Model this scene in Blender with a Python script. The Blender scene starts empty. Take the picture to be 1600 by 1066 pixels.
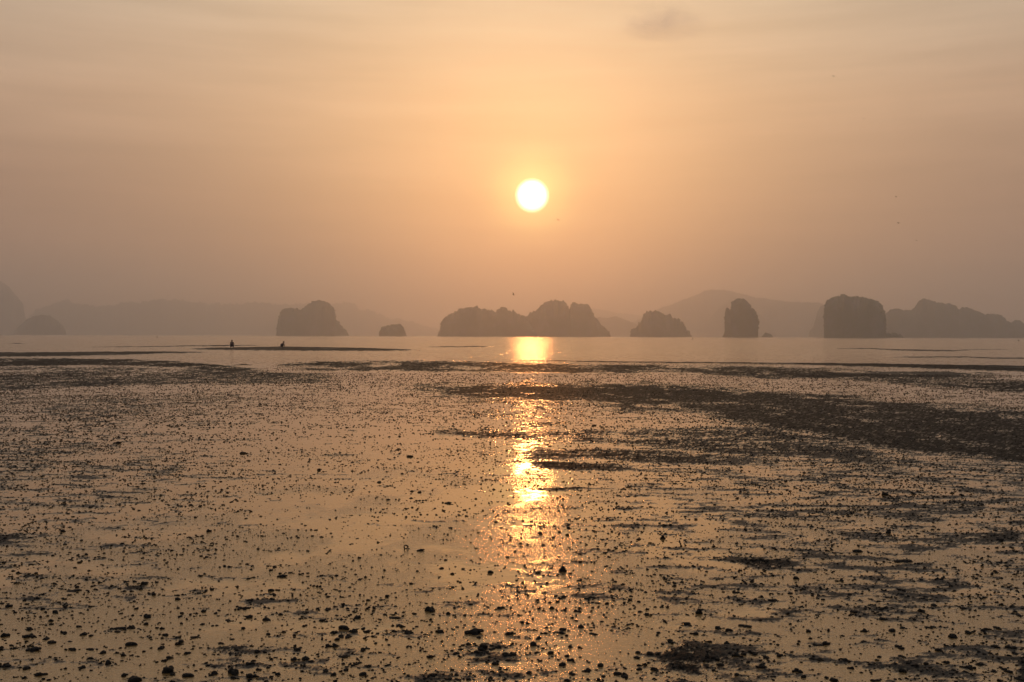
import bpy, bmesh, math, random
import numpy as np
from mathutils import Matrix, Vector

SC = bpy.context.scene
COL = SC.collection
R = math.radians

# ------------------------------------------------------------------ camera
H_EYE = 1.7                       # eye height above the water film
F_PX = 1600.0                     # focal length in pixels of the 1600 px wide photograph
ROLL = 0.003                      # the camera was held slightly rolled
cam_data = bpy.data.cameras.new("camera")
cam_data.sensor_width = 36.0
cam_data.lens = 36.0
cam_data.clip_start = 0.1
cam_data.clip_end = 60000.0
cam = bpy.data.objects.new("camera", cam_data)
COL.objects.link(cam)
cam.matrix_world = (Matrix.Translation((0, 0, H_EYE))
                    @ Matrix.Rotation(R(90.0 - 0.294), 4, 'X')
                    @ Matrix.Rotation(ROLL, 4, 'Z'))
SC.camera = cam

SUN_EL, SUN_AZ = R(7.79), R(1.10)
SUN_DIR = Vector((math.sin(SUN_AZ) * math.cos(SUN_EL), math.cos(SUN_AZ) * math.cos(SUN_EL), math.sin(SUN_EL)))

# ------------------------------------------------------------------ node helpers
class NG:
    """Small helper around a node tree: every call makes a node and returns its output socket."""
    def __init__(self, nt):
        self.nt = nt
        nt.nodes.clear()
    def node(self, kind, **kw):
        n = self.nt.nodes.new(kind)
        for k, v in kw.items():
            setattr(n, k, v)
        return n
    def put(self, sock, v):
        if hasattr(v, "is_output"):
            self.nt.links.new(v, sock)
        elif isinstance(v, (tuple, list)) and len(v) == 3 and sock.type == 'RGBA':
            sock.default_value = (*v, 1.0)
        else:
            sock.default_value = v
    def m(self, op, a, b=0.0, c=0.0, clamp=False):
        n = self.node('ShaderNodeMath', operation=op, use_clamp=clamp)
        for s, v in zip(n.inputs, (a, b, c)):
            self.put(s, v)
        return n.outputs[0]
    def v(self, op, a, b=(0, 0, 0), scale=None):
        n = self.node('ShaderNodeVectorMath', operation=op)
        self.put(n.inputs[0], a)
        self.put(n.inputs[1], b)
        if scale is not None:
            self.put(n.inputs[3], scale)
        return n.outputs['Value'] if op in ('DOT_PRODUCT', 'LENGTH') else n.outputs[0]
    def rng(self, x, a, b, c, d, smooth=True):
        n = self.node('ShaderNodeMapRange', interpolation_type='SMOOTHSTEP' if smooth else 'LINEAR')
        for s, v in zip(n.inputs, (x, a, b, c, d)):
            self.put(s, v)
        return n.outputs[0]
    def ramp(self, x, stops):
        n = self.node('ShaderNodeValToRGB')
        r = n.color_ramp
        while len(r.elements) < len(stops):
            r.elements.new(0.5)
        for e, (p, c) in zip(r.elements, stops):
            e.position = p
            e.color = (*c, 1.0)
        self.put(n.inputs[0], x)
        return n.outputs[0]
    def noise(self, vec, scale, detail=3.0, rough=0.55, lac=2.0):
        n = self.node('ShaderNodeTexNoise')
        self.put(n.inputs['Vector'], vec)
        n.inputs['Scale'].default_value = scale
        n.inputs['Detail'].default_value = detail
        n.inputs['Roughness'].default_value = rough
        n.inputs['Lacunarity'].default_value = lac
        return n.outputs['Fac']
    def mix(self, f, a, b, kind='MIX'):
        n = self.node('ShaderNodeMix', data_type='RGBA', blend_type=kind)
        self.put(n.inputs[0], f)
        self.put(n.inputs[6], a)
        self.put(n.inputs[7], b)
        return n.outputs[2]
    def xyz(self, v):
        n = self.node('ShaderNodeSeparateXYZ')
        self.put(n.inputs[0], v)
        return n.outputs
    def comb(self, x, y, z):
        n = self.node('ShaderNodeCombineXYZ')
        for s, v in zip(n.inputs, (x, y, z)):
            self.put(s, v)
        return n.outputs[0]

# ------------------------------------------------------------------ sky
world = bpy.data.worlds.new("World")
SC.world = world
world.use_nodes = True
g = NG(world.node_tree)
D = g.node('ShaderNodeTexCoord').outputs['Generated']
dn = g.v('NORMALIZE', D)
dx, dy, dz = g.xyz(dn)
cosang = g.v('DOT_PRODUCT', dn, tuple(SUN_DIR))
ang = g.m('MULTIPLY', g.m('ARCCOSINE', g.m('MINIMUM', cosang, 1.0)), 180 / math.pi)      # degrees from the sun
azd = g.m('SUBTRACT', g.m('MULTIPLY', g.m('ARCTAN2', dx, dy), 180 / math.pi), math.degrees(SUN_AZ))
eld = g.m('MULTIPLY', g.m('ARCSINE', dz), 180 / math.pi)
# layered thin cirrus: faint level streaks, everywhere in the sky
st_co = g.comb(g.m('MULTIPLY', azd, 0.065), g.m('MULTIPLY', eld, 0.75), 0.0)
streak = g.m('SUBTRACT', g.noise(st_co, 1.0, 4.0, 0.55), 0.5)
broad = g.m('SUBTRACT', g.noise(g.comb(g.m('MULTIPLY', azd, 0.03), g.m('MULTIPLY', eld, 0.10), 3.7), 1.0, 2.0, 0.5), 0.5)
el_s = g.m('ADD', eld, g.m('MULTIPLY', broad, 5.0))
# hazy veil: colour by elevation
veil = g.ramp(g.m('DIVIDE', g.m('MAXIMUM', el_s, 0.0), 90.0),
              [(0.000, (0.400, 0.186, 0.105)),
               (0.045, (0.405, 0.186, 0.105)),
               (0.087, (0.362, 0.182, 0.110)),
               (0.142, (0.515, 0.312, 0.195)),
               (0.200, (0.510, 0.395, 0.282)),
               (0.300, (0.465, 0.410, 0.345)),
               (0.500, (0.360, 0.365, 0.385)),
               (1.000, (0.260, 0.290, 0.350))])
# away from the sunset the sky is cooler
veil = g.mix(g.rng(cosang, 0.55, -0.5, 0.0, 0.85), veil, (0.27, 0.285, 0.32))
def gauss(x, s):
    return g.m('EXPONENT', g.m('MULTIPLY', g.m('POWER', g.m('DIVIDE', x, s), 2.0), -1.0))
def expo(x, s):
    return g.m('EXPONENT', g.m('DIVIDE', x, -s))
def addc(base, fac, colour):
    return g.mix(1.0, base, g.mix(fac, (0, 0, 0), colour), 'ADD')
sky = addc(veil, expo(ang, 9.0), (0.06, 0.02, 0.002))                        # wide aureole
sky = addc(sky, expo(ang, 2.3), (0.20, 0.13, 0.02))
sky = addc(sky, gauss(ang, 1.8), (1.15, 1.0, 0.26))                           # glare close to the disc
sky = g.mix(1.0, sky, g.comb(*[g.m('ADD', 1.0, g.m('MULTIPLY', streak, k)) for k in (0.70, 0.76, 0.80)]), 'MULTIPLY')
disc = g.rng(ang, 1.02, 0.55, 0.0, 1.0)
sky = addc(sky, disc, (9.0, 7.2, 4.2))                                         # the sun's disc, swollen by the haze
bg1 = g.node('ShaderNodeBackground')
g.put(bg1.inputs[0], sky)
bg1.inputs[1].default_value = 1.0
nish = g.node('ShaderNodeTexSky', sky_type='NISHITA')
nish.sun_disc = False
nish.sun_elevation = SUN_EL
nish.sun_rotation = SUN_AZ
nish.air_density = 1.0
nish.dust_density = 8.0
nish.ozone_density = 1.0
bg2 = g.node('ShaderNodeBackground')
g.put(bg2.inputs[0], g.mix(1.0, nish.outputs[0], (1.0, 0.85, 0.60), 'MULTIPLY'))
bg2.inputs[1].default_value = 0.0140
addn = g.node('ShaderNodeAddShader')
g.nt.links.new(bg1.outputs[0], addn.inputs[0])
g.nt.links.new(bg2.outputs[0], addn.inputs[1])
wo = g.node('ShaderNodeOutputWorld')
g.nt.links.new(addn.outputs[0], wo.inputs['Surface'])
world.cycles.sampling_method = 'MANUAL'
world.cycles.sample_map_resolution = 2048

# ------------------------------------------------------------------ sun
sun_data = bpy.data.lights.new("sun", 'SUN')
sun_data.energy = 0.175
sun_data.angle = R(1.8)
sun_data.color = (1.0, 0.34, 0.09)
sun = bpy.data.objects.new("sun", sun_data)
COL.objects.link(sun)
sun.rotation_euler = SUN_DIR.to_track_quat('Z', 'Y').to_euler()

# ------------------------------------------------------------------ exposure and render
SC.view_settings.view_transform = 'Standard'
SC.view_settings.look = 'None'
SC.view_settings.exposure = 0.0
SC.view_settings.gamma = 1.0
SC.view_settings.use_curve_mapping = False
SC.render.engine = 'CYCLES'
cy = SC.cycles
cy.max_bounces = 6
cy.diffuse_bounces = 2
cy.glossy_bounces = 3
cy.transmission_bounces = 2
cy.volume_bounces = 1
cy.volume_step_rate = 1.0
cy.use_adaptive_sampling = False
cy.sample_clamp_direct = 0.0
cy.sample_clamp_indirect = 4.0
cy.use_denoising = True
try:
    cy.denoiser = 'OPENIMAGEDENOISE'
    cy.denoising_input_passes = 'RGB_ALBEDO_NORMAL'
except Exception:
    pass

# ------------------------------------------------------------------ general helpers
rng = np.random.default_rng(20)
random.seed(5)

def tag(o, label=None, cat=None, group=None, kind=None):
    if label: o['label'] = label
    if cat: o['category'] = cat
    if group: o['group'] = group
    if kind: o['kind'] = kind
    return o

def link(name, mesh, parent=None):
    o = bpy.data.objects.new(name, mesh)
    COL.objects.link(o)
    if parent is not None:
        o.parent = parent
    return o

def empty(name, loc, rz=0.0):
    o = bpy.data.objects.new(name, None)
    COL.objects.link(o)
    o.location = loc
    o.rotation_euler = (0, 0, rz)
    return o

def np_mesh(name, verts, faces, mat, smooth=True):
    """Mesh from arrays: verts (n,3), faces (m,3) or (m,4)."""
    verts = np.ascontiguousarray(verts, np.float32)
    faces = np.ascontiguousarray(faces, np.int32)
    me = bpy.data.meshes.new(name)
    k = faces.shape[1]
    me.vertices.add(len(verts))
    me.vertices.foreach_set("co", verts.ravel())
    me.loops.add(faces.size)
    me.loops.foreach_set("vertex_index", faces.ravel())
    me.polygons.add(len(faces))
    me.polygons.foreach_set("loop_start", np.arange(0, faces.size, k, dtype=np.int32))
    me.polygons.foreach_set("loop_total", np.full(len(faces), k, np.int32))
    me.polygons.foreach_set("use_smooth", np.full(len(faces), smooth, bool))
    me.update(calc_edges=True)
    if mat is not None:
        me.materials.append(mat)
    return me

def hash2(ix, iy, seed):
    h = (ix.astype(np.int64) * 374761393 + iy.astype(np.int64) * 668265263 + seed * 1442695041) & 0xFFFFFFFF
    h = ((h ^ (h >> 13)) * 1274126177) & 0xFFFFFFFF
    h = (h ^ (h >> 16)) & 0xFFFF
    return h.astype(np.float32) * np.float32(2 * math.pi / 65536.0)

def perlin(x, y, seed=0):
    x0 = np.floor(x); y0 = np.floor(y)
    fx = (x - x0).astype(np.float32); fy = (y - y0).astype(np.float32)
    ix = x0.astype(np.int64); iy = y0.astype(np.int64)
    u = fx * fx * fx * (fx * (fx * 6 - 15) + 10)
    v = fy * fy * fy * (fy * (fy * 6 - 15) + 10)
    out = 0
    for cx in (0, 1):
        for cyy in (0, 1):
            a = hash2(ix + cx, iy + cyy, seed)
            d = np.cos(a) * (fx - cx) + np.sin(a) * (fy - cyy)
            out = out + d * (u if cx else 1 - u) * (v if cyy else 1 - v)
    return out * 1.41

def fbm(x, y, octaves, seed=0, gain=0.5):
    s, a, n = 0, 1.0, 0.0
    for i in range(octaves):
        s = s + a * perlin(x, y, seed + 17 * i)
        n += a
        a *= gain
        x = x * 2.03 + 11.3
        y = y * 2.03 + 5.7
    return s / n

def y_horizon(px):
    return 524.8 + (px - 800.0) * ROLL

def ground(px, py):
    """Where the sight line of a photograph pixel meets the water level."""
    Y = H_EYE * F_PX / (py - y_horizon(px))
    return (px - 800.0) / F_PX * Y, Y

def sstep(x, a, b):
    t = np.clip((x - a) / (b - a), 0, 1)
    return t * t * (3 - 2 * t)

# ------------------------------------------------------------------ materials
def new_mat(name):
    m = bpy.data.materials.new(name)
    m.use_nodes = True
    return m, NG(m.node_tree)

def finish(g, surf=None, vol=None):
    out = g.node('ShaderNodeOutputMaterial')
    if surf is not None:
        g.nt.links.new(surf, out.inputs['Surface'])
    if vol is not None:
        g.nt.links.new(vol, out.inputs['Volume'])

def principled(g, **kw):
    n = g.node('ShaderNodeBsdfPrincipled')
    for k, v in kw.items():
        g.put(n.inputs[k.replace('_', ' ')], v)
    return n

def bump(g, height, strength=1.0, distance=1.0, normal=None):
    n = g.node('ShaderNodeBump')
    g.put(n.inputs['Strength'], strength)
    g.put(n.inputs['Distance'], distance)
    g.put(n.inputs['Height'], height)
    if normal is not None:
        g.put(n.inputs['Normal'], normal)
    return n.outputs[0]

# water: a turbid film over the flat, rippled open sea farther out
def film(g, P):
    """Colour, roughness and ripple height of the water surface at P."""
    wx, wy, wz = g.xyz(P)
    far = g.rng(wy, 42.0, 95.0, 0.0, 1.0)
    gate = g.noise(g.v('MULTIPLY', P, (0.8, 0.6, 1.0)), 1.3, 4.0, 0.62)          # where the film is thin enough to show the grain below
    gate = g.rng(g.m('ADD', gate, g.rng(wy, 5.2, 10.5, 0.13, 0.0)), 0.46, 0.60, 0.0, 1.0)
    fade = g.rng(wy, 6.5, 18.0, 1.0, 0.09)
    n_fine = g.noise(P, 44.0, 3.0, 0.65)
    n_mid = g.noise(g.v('MULTIPLY', P, (0.55, 1.0, 1.0)), 15.0, 3.0, 0.6)
    n_long = g.noise(g.v('MULTIPLY', P, (0.5, 1.0, 1.0)), 2.2, 2.0, 0.5)
    near_h = g.m('ADD', g.m('MULTIPLY', n_fine, g.m('MULTIPLY', g.m('MULTIPLY', gate, fade), 0.0044)), g.m('MULTIPLY', n_mid, g.m('MULTIPLY', g.m('MULTIPLY', gate, fade), 0.0026)))
    near_h = g.m('ADD', near_h, g.m('MULTIPLY', n_long, 0.0010))
    w1 = g.noise(g.v('MULTIPLY', P, (0.20, 1.0, 1.0)), 2.2, 3.0, 0.6)
    w2 = g.noise(g.v('MULTIPLY', P, (0.12, 0.6, 1.0)), 0.5, 3.0, 0.6)
    sea_h = g.m('ADD', g.m('MULTIPLY', w1, 0.055), g.m('MULTIPLY', w2, 0.15))
    h = g.m('ADD', g.m('MULTIPLY', near_h, g.m('SUBTRACT', 1.0, far)), g.m('MULTIPLY', sea_h, far))
    rough = g.m('ADD', g.m('ADD', 0.06, g.m('MULTIPLY', g.m('MULTIPLY', gate, fade), 0.06)), g.m('MULTIPLY', far, 0.07))
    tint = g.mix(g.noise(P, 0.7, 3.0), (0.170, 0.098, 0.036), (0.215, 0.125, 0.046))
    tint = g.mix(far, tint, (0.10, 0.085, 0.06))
    return tint, rough, h
FILM_IOR, FILM_TINT = 2.3, (1.0, 0.80, 0.49)
M_WATER, g = new_mat("water_material")
P = g.node('ShaderNodeNewGeometry').outputs['Position']
tint, rough, h = film(g, P)
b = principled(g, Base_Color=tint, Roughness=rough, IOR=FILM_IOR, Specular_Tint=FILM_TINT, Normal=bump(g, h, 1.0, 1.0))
finish(g, b.outputs[0])

# mud: dark and grainy on the banks, grey silt in the low streaks, drowned under the film where it is wet
M_MUD, g = new_mat("mud_material")
P = g.node('ShaderNodeNewGeometry').outputs['Position']
def attribute(name):
    return g.node('ShaderNodeAttribute', attribute_name=name).outputs['Fac']
wet, bank = attribute("wetness"), attribute("bank")
tint, rough, fh = film(g, P)
n1 = g.noise(P, 34.0, 4.0, 0.65)
n2 = g.noise(P, 3.1, 4.0, 0.6)
silt = g.mix(g.rng(n2, 0.35, 0.65, 0.0, 1.0), (0.018, 0.017, 0.0155), (0.034, 0.0315, 0.028))
dark = g.mix(g.rng(n1, 0.4, 0.75, 0.0, 1.0), (0.008, 0.0072, 0.0065), (0.024, 0.0215, 0.019))
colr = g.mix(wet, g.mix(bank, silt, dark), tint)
spec = g.m('ADD', g.m('MULTIPLY', bank, -0.115), 0.13)
spec = g.m('ADD', g.m('MULTIPLY', wet, g.m('SUBTRACT', 0.5, spec)), spec)
mr = g.m('ADD', g.m('MULTIPLY', wet, g.m('SUBTRACT', rough, 0.48)), 0.48)
hh = g.m('ADD', g.m('MULTIPLY', fh, wet), g.m('MULTIPLY', g.m('MULTIPLY', n1, 0.010), g.m('SUBTRACT', 1.0, wet)))
ior = g.m('ADD', 1.36, g.m('MULTIPLY', wet, FILM_IOR - 1.36))
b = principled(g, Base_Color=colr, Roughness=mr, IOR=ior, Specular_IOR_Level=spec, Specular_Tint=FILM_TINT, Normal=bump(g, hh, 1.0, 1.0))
finish(g, b.outputs[0])

# clods and worm casts: nearly black wet mud
M_CLOD, g = new_mat("clod_material")
P = g.node('ShaderNodeNewGeometry').outputs['Position']
n1 = g.noise(P, 120.0, 3.0, 0.6)
colr = g.mix(g.noise(P, 9.0, 2.0), (0.007, 0.006, 0.005), (0.022, 0.017, 0.013))
b = principled(g, Base_Color=colr, Roughness=0.6, IOR=1.35, Specular_IOR_Level=0.12, Normal=bump(g, n1, 0.8, 0.006))
finish(g, b.outputs[0])

# islands: grey limestone under dark green scrub
def rock_material(name, green):
    m, g = new_mat(name)
    P = g.node('ShaderNodeNewGeometry').outputs['Position']
    n1 = g.noise(P, 0.05, 5.0, 0.6)
    n2 = g.noise(g.v('MULTIPLY', P, (1.0, 1.0, 0.25)), 0.22, 4.0, 0.6)
    rock = g.mix(n2, (0.06, 0.06, 0.058), (0.11, 0.108, 0.10))
    veg = g.mix(n1, (0.028, 0.042, 0.020), (0.055, 0.070, 0.032))
    c = g.mix(g.rng(n1, green - 0.1, green + 0.1, 0.0, 1.0), veg, rock)
    b = principled(g, Base_Color=c, Roughness=0.9, Specular_IOR_Level=0.1, Normal=bump(g, n2, 0.6, 2.0))
    finish(g, b.outputs[0])
    return m
M_ROCK = rock_material("limestone_material", 0.56)
M_FOREST, g = new_mat("forest_material")
P = g.node('ShaderNodeNewGeometry').outputs['Position']
b = principled(g, Base_Color=g.mix(g.noise(P, 0.3, 4.0), (0.030, 0.045, 0.018), (0.065, 0.080, 0.034)), Roughness=0.8, Specular_IOR_Level=0.15)
finish(g, b.outputs[0])

def plain(name, colour, rough=0.7, var=0.25, scale=20.0):
    m, g = new_mat(name)
    P = g.node('ShaderNodeNewGeometry').outputs['Position']
    c2 = tuple(c * (1 - var) for c in colour)
    b = principled(g, Base_Color=g.mix(g.noise(P, scale, 3.0), c2, colour), Roughness=rough, Specular_IOR_Level=0.3)
    finish(g, b.outputs[0])
    return m
M_SKIN = plain("skin_material", (0.16, 0.085, 0.05))
M_HAIR = plain("hair_material", (0.012, 0.010, 0.009))
M_SHIRT = plain("shirt_material", (0.055, 0.030, 0.035))
M_TROUSERS = plain("trousers_material", (0.030, 0.028, 0.032))
M_BIRD = plain("feather_material", (0.030, 0.027, 0.025))
M_BUOY = plain("buoy_material", (0.050, 0.040, 0.035))

# ------------------------------------------------------------------ water sheet
def build_water():
    ys = [-400, -100, -20, 0, 3, 8, 20, 60, 150, 400, 1000, 2500, 5000, 9000]
    xs = [-7000, -2500, -800, -250, -80, -25, -8, 0, 8, 25, 80, 250, 800, 2500, 7000]
    vx, vy = np.meshgrid(xs, ys)
    v = np.stack([vx.ravel(), vy.ravel(), np.full(vx.size, -0.004)], 1)
    n, k = len(ys), len(xs)
    i = (np.arange(n - 1)[:, None] * k + np.arange(k - 1)[None, :]).ravel()
    f = np.stack([i, i + 1, i + k + 1, i + k], 1)
    o = link("water", np_mesh("water", v, f, M_WATER, False))
    tag(o, "shallow tidal water reflecting the sunset, open sea beyond", None, None, "structure")
build_water()

# ------------------------------------------------------------------ mud flat
# banks that stand out of the water: (x, top edge, bottom edge, height) along each, as seen from the eye point
BANDS = [
    # long thin bar with the two diggers
    ([(285, 545.2, 546.0, .3), (330, 543.8, 546.6, .9), (362, 543.2, 547.2, 1), (440, 541.9, 548.0, 1), (500, 542.8, 548.2, 1), (560, 543.8, 548.2, 1), (620, 545.4, 547.8, .9), (664, 546.9, 547.5, .3)], 0.45, 0.11),
    # bar from the left edge
    ([(-150, 549.5, 560, 1), (0, 551, 558.0, 1), (100, 550.6, 556.8, 1), (160, 550.2, 555.6, 1), (240, 549.6, 553.2, 1), (320, 550.0, 551.2, .5), (335, 550.4, 550.9, .2)], 0.45, 0.11),
    # threads of sand just awash
    ([(120, 542.9, 543.4, .2), (180, 541.9, 542.6, .45), (250, 541.0, 541.9, .5), (300, 540.0, 541.4, .6), (345, 539.6, 541.0, .6), (380, 539.4, 540.4, .5), (425, 539.2, 540.0, .2)], 0.4, 0.09),
    ([(8, 536.6, 537.0, .2), (25, 536.3, 537.2, .4), (42, 536.6, 537.0, .2)], 0.3, 0.08),
    ([(655, 541.8, 542.2, .2), (700, 541.4, 542.6, .5), (745, 541.2, 542.4, .5), (782, 542.2, 542.6, .2)], 0.4, 0.09),
    ([(1280, 544.6, 545, .2), (1360, 544.0, 545.4, .5), (1400, 546.0, 547.6, .6), (1450, 546.6, 548.4, .6), (1490, 547.6, 549, .4), (1520, 546.0, 547.0, .3), (1600, 545.4, 546.0, .2)], 0.4, 0.09),
    ([(1380, 558.6, 559.2, .2), (1420, 557.4, 558.8, .5), (1510, 557.4, 558.8, .5), (1540, 558.8, 560.4, .6), (1700, 559.6, 561.4, .6)], 0.4, 0.09),
    ([(360, 570.6, 571.2, .5), (380, 569.6, 571.2, .8), (396, 570.0, 570.8, .5)], 0.4, 0.09),
    # shore of the near flat, left
    ([(-200, 560.4, 574, 1), (0, 560.4, 573, 1), (100, 560.2, 571, .95), (200, 561.2, 571, .9), (260, 564.0, 574, .9), (320, 568.4, 578, .9), (360, 571.4, 580, .9), (410, 575, 581, .6), (440, 577, 581, .3)], 1.2, 0.022),
    ([(-200, 574, 612, .50), (0, 574, 611, .50), (90, 573, 607, .50), (200, 574, 602, .5), (300, 577, 601, .5), (420, 580, 600, .45), (500, 584, 599, .3), (560, 588, 596, .15)], 2.0, 0.022),
    # shore of the near flat, middle and right
    ([(408, 571.5, 573, .5), (440, 567.4, 577, 1), (520, 565.2, 578, 1), (640, 564.6, 579, .95), (760, 565.5, 581, .85), (840, 567.6, 582, .9), (940, 569.6, 583, 1), (1060, 571.0, 584, .95), (1200, 573, 588, .85), (1320, 576, 594, .7), (1450, 588, 606, .6), (1600, 596, 614, .75), (1800, 598, 620, .8)], 2.0, 0.015),
    ([(780, 562.6, 563.6, .5), (860, 563.2, 564.6, .7), (1000, 565.6, 567.0, .9), (1200, 566.8, 568.8, 1), (1400, 569.2, 574.6, 1), (1600, 572, 581, 1), (1800, 574, 584, 1)], 0.5, 0.06),
    ([(1080, 578, 583, .3), (1200, 585, 593, .4), (1330, 582, 590, .7), (1450, 581, 590, .6), (1600, 585, 590, .4)], 1.2, 0.045),
    # the wide bank of the middle distance
    ([(600, 606, 610, .2), (660, 603, 616, .5), (720, 601.5, 622, .85), (800, 602, 628, 1), (900, 604, 633, 1), (1060, 608, 642, 1), (1130, 610, 654, 1), (1200, 613, 664, 1), (1300, 619, 682, 1), (1400, 628, 700, 1), (1600, 646, 724, 1), (1800, 660, 745, 1)], 9.0, 0.022),
    ([(640, 668, 672, .4), (690, 668, 679, .8), (740, 672, 682, .75), (860, 672, 683, .7), (980, 672, 696, .6), (1100, 668, 705, .55), (1250, 668, 712, .5), (1400, 690, 730, .4)], 4.0, 0.03),
    ([(800, 658, 661, .3), (830, 660, 668, .6), (890, 656, 662, .4)], 2.0, 0.02),
    ([(790, 706, 712, .3), (840, 700, 716, .6), (940, 702, 716, .7), (1060, 704, 724, .6), (1200, 712, 728, .4)], 3.0, 0.03),
    ([(812, 724, 726, .5), (830, 719, 729, 1), (858, 722, 731, .9), (900, 724, 734, .7), (960, 724, 735, .6), (1010, 727, 734, .3)], 2.0, 0.035),
    ([(840, 764, 767, .3), (875, 761, 768, .6), (912, 759, 767, .6), (940, 762, 765, .3)], 3.5, 0.016),
    ([(985, 1008, 1026, .3), (1030, 1002, 1046, .6), (1090, 1000, 1052, .65), (1130, 1008, 1048, .55), (1185, 1022, 1040, .3)], 15.0, 0.016),
    ([(1140, 1014, 1022, .2), (1200, 1012, 1026, .3), (1270, 1018, 1028, .2)], 6.0, 0.02),
    ([(1340, 1030, 1038, .2), (1400, 1028, 1044, .3), (1450, 1032, 1042, .2)], 6.0, 0.02),
    ([(1120, 868, 878, .4), (1180, 872, 886, .7), (1240, 876, 888, .5), (1270, 880, 886, .3)], 4.0, 0.03),
    ([(1380, 848, 858, .2), (1430, 844, 860, .3), (1500, 838, 852, .25), (1600, 810, 840, .4), (1700, 790, 850, .5)], 6.0, 0.02),
    ([(1570, 1030, 1060, .3), (1600, 1020, 1080, .5), (1700, 1000, 1090, .6)], 8.0, 0.025),
    ([(-100, 838, 850, .3), (0, 834, 846, .3), (60, 832, 842, .25), (150, 830, 838, .2)], 4.0, 0.015),
    ([(20, 890, 904, .4), (60, 888, 904, .5), (110, 886, 896, .3)], 4.0, 0.02),
    ([(540, 880, 886, .3), (600, 878, 884, .3), (650, 902, 906, .2)], 3.0, 0.02),
    ([(190, 916, 922, .5), (215, 914, 922, .6), (236, 912, 918, .4)], 2.0, 0.03),
    ([(310, 1008, 1016, .4), (350, 1006, 1018, .5), (400, 1010, 1016, .3)], 5.0, 0.02),
]

def bank_fields(X, Y):
    px = 800 + F_PX * X / Y
    yp = y_horizon(px) + H_EYE * F_PX / Y
    e1 = fbm(X * 0.9, Y * 0.45, 4, 301)
    e2 = perlin(X * 0.12 + Y * 0.02, Y * 0.05, 77)
    e3 = fbm(X * 0.9 + 5.0, Y * 0.55, 4, 351, 0.6)
    e4 = fbm(X * 0.33 + 2.0, Y * 0.10, 4, 371, 0.6)
    out = np.zeros_like(X, dtype=np.float32)
    hgt = np.zeros_like(X, dtype=np.float32)
    for pts, soft, height in BANDS:
        p = np.array(pts)
        top = np.interp(px, p[:, 0], p[:, 1]); bot = np.interp(px, p[:, 0], p[:, 2])
        amp = np.interp(px, p[:, 0], p[:, 3])
        ln = min(70.0, 0.3 * (p[-1, 0] - p[0, 0]))
        inside = sstep(px + e1 * ln * 0.5, p[0, 0], p[0, 0] + ln) * (1 - sstep(px + e1 * ln * 0.5, p[-1, 0] - ln, p[-1, 0]))
        wob = (e1 * 1.7 + e2 * 0.8) * soft
        yy = yp + wob
        m = sstep(yy, top - soft, top + soft) * (1 - sstep(yy, bot - soft, bot + soft)) * amp * inside
        m = m * np.where(yp > 598, np.clip(1.0 + 1.2 * e3, 0.35, 1), np.clip(0.95 + 1.7 * e4, 0.25, 1))
        out = np.maximum(out, m)
        hgt = np.maximum(hgt, m * height)
    return px, yp, out, hgt

def mud_height(X, Y, cell, grain=None):
    px, yp, B, Hb = bank_fields(X, Y)
    patch = fbm(X * 0.75 + 3.1, Y * 1.25, 5, 11, 0.58)                 # metre-sized streaks
    patch2 = fbm(X * 2.3 + 0.5 * Y, Y * 5.4 + 9.0, 5, 41, 0.68)                   # hand-sized
    wide = fbm(X * 0.16, Y * 0.12 + 4.0, 3, 71)
    g1 = perlin(X * 19.0, Y * 19.0, 5)
    g2 = perlin(X * 44.0, Y * 44.0, 6)
    k1 = 1 - sstep(cell, 0.02, 0.06)
    k2 = 1 - sstep(cell, 0.012, 0.03)
    # more of the flat stands dry to the right and at the far left
    dry = 0.22 * sstep(px, 900, 1350) * sstep(yp, 620, 700) * (1 - 0.45 * sstep(yp, 800, 960)) + 0.16 * (1 - sstep(px, 100, 560)) * sstep(yp, 600, 640) * (1 - sstep(yp, 700, 980) * 0.6)
    dry = dry - 0.22 * np.exp(-((px - 560) / 240.0) ** 2) * sstep(yp, 640, 700) * (1 - sstep(yp, 850, 960))
    dry = dry - 0.50 * np.exp(-((px - 955) / 80.0) ** 2 - ((yp - 1012) / 20.0) ** 2)
    h = -0.0062 + 0.0095 * patch + 0.0235 * patch2 + 0.007 * wide + 0.020 * dry
    h = np.where(yp < 600, np.minimum(h, 0.003 * patch2 - 0.005), h)    # the outer flat is under water but for its bars
    h = h + Hb * (1.0 + 1.0 * patch + 0.35 * patch2) * 0.62 * np.where(yp < 625, 1.8, 1.0)
    h = h + 0.008 * np.clip(B, 0, 1) ** 3 * (yp > 598)
    lid = 0.008 + 0.035 * sstep(Y, 25, 60)                              # low, flat-lying patches
    h = np.where(h > 0, lid * np.tanh(h / lid), h)
    h = h + (0.0045 * g1 * k1 + 0.0032 * g2 * k2) * (0.75 + 0.5 * np.clip(B, 0, 1))
    if grain is not None:
        h = h + grain * (0.0022 + 0.0018 * sstep(cell, 0.02, 0.10)) * (0.8 + 2.0 * np.clip(B, 0, 1))
    h = h + B * 0.010 * perlin(X * 6.0, Y * 6.0, 9) * (1 - sstep(cell, 0.1, 0.3))
    return np.clip(h, -0.05, 0.12)

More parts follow.
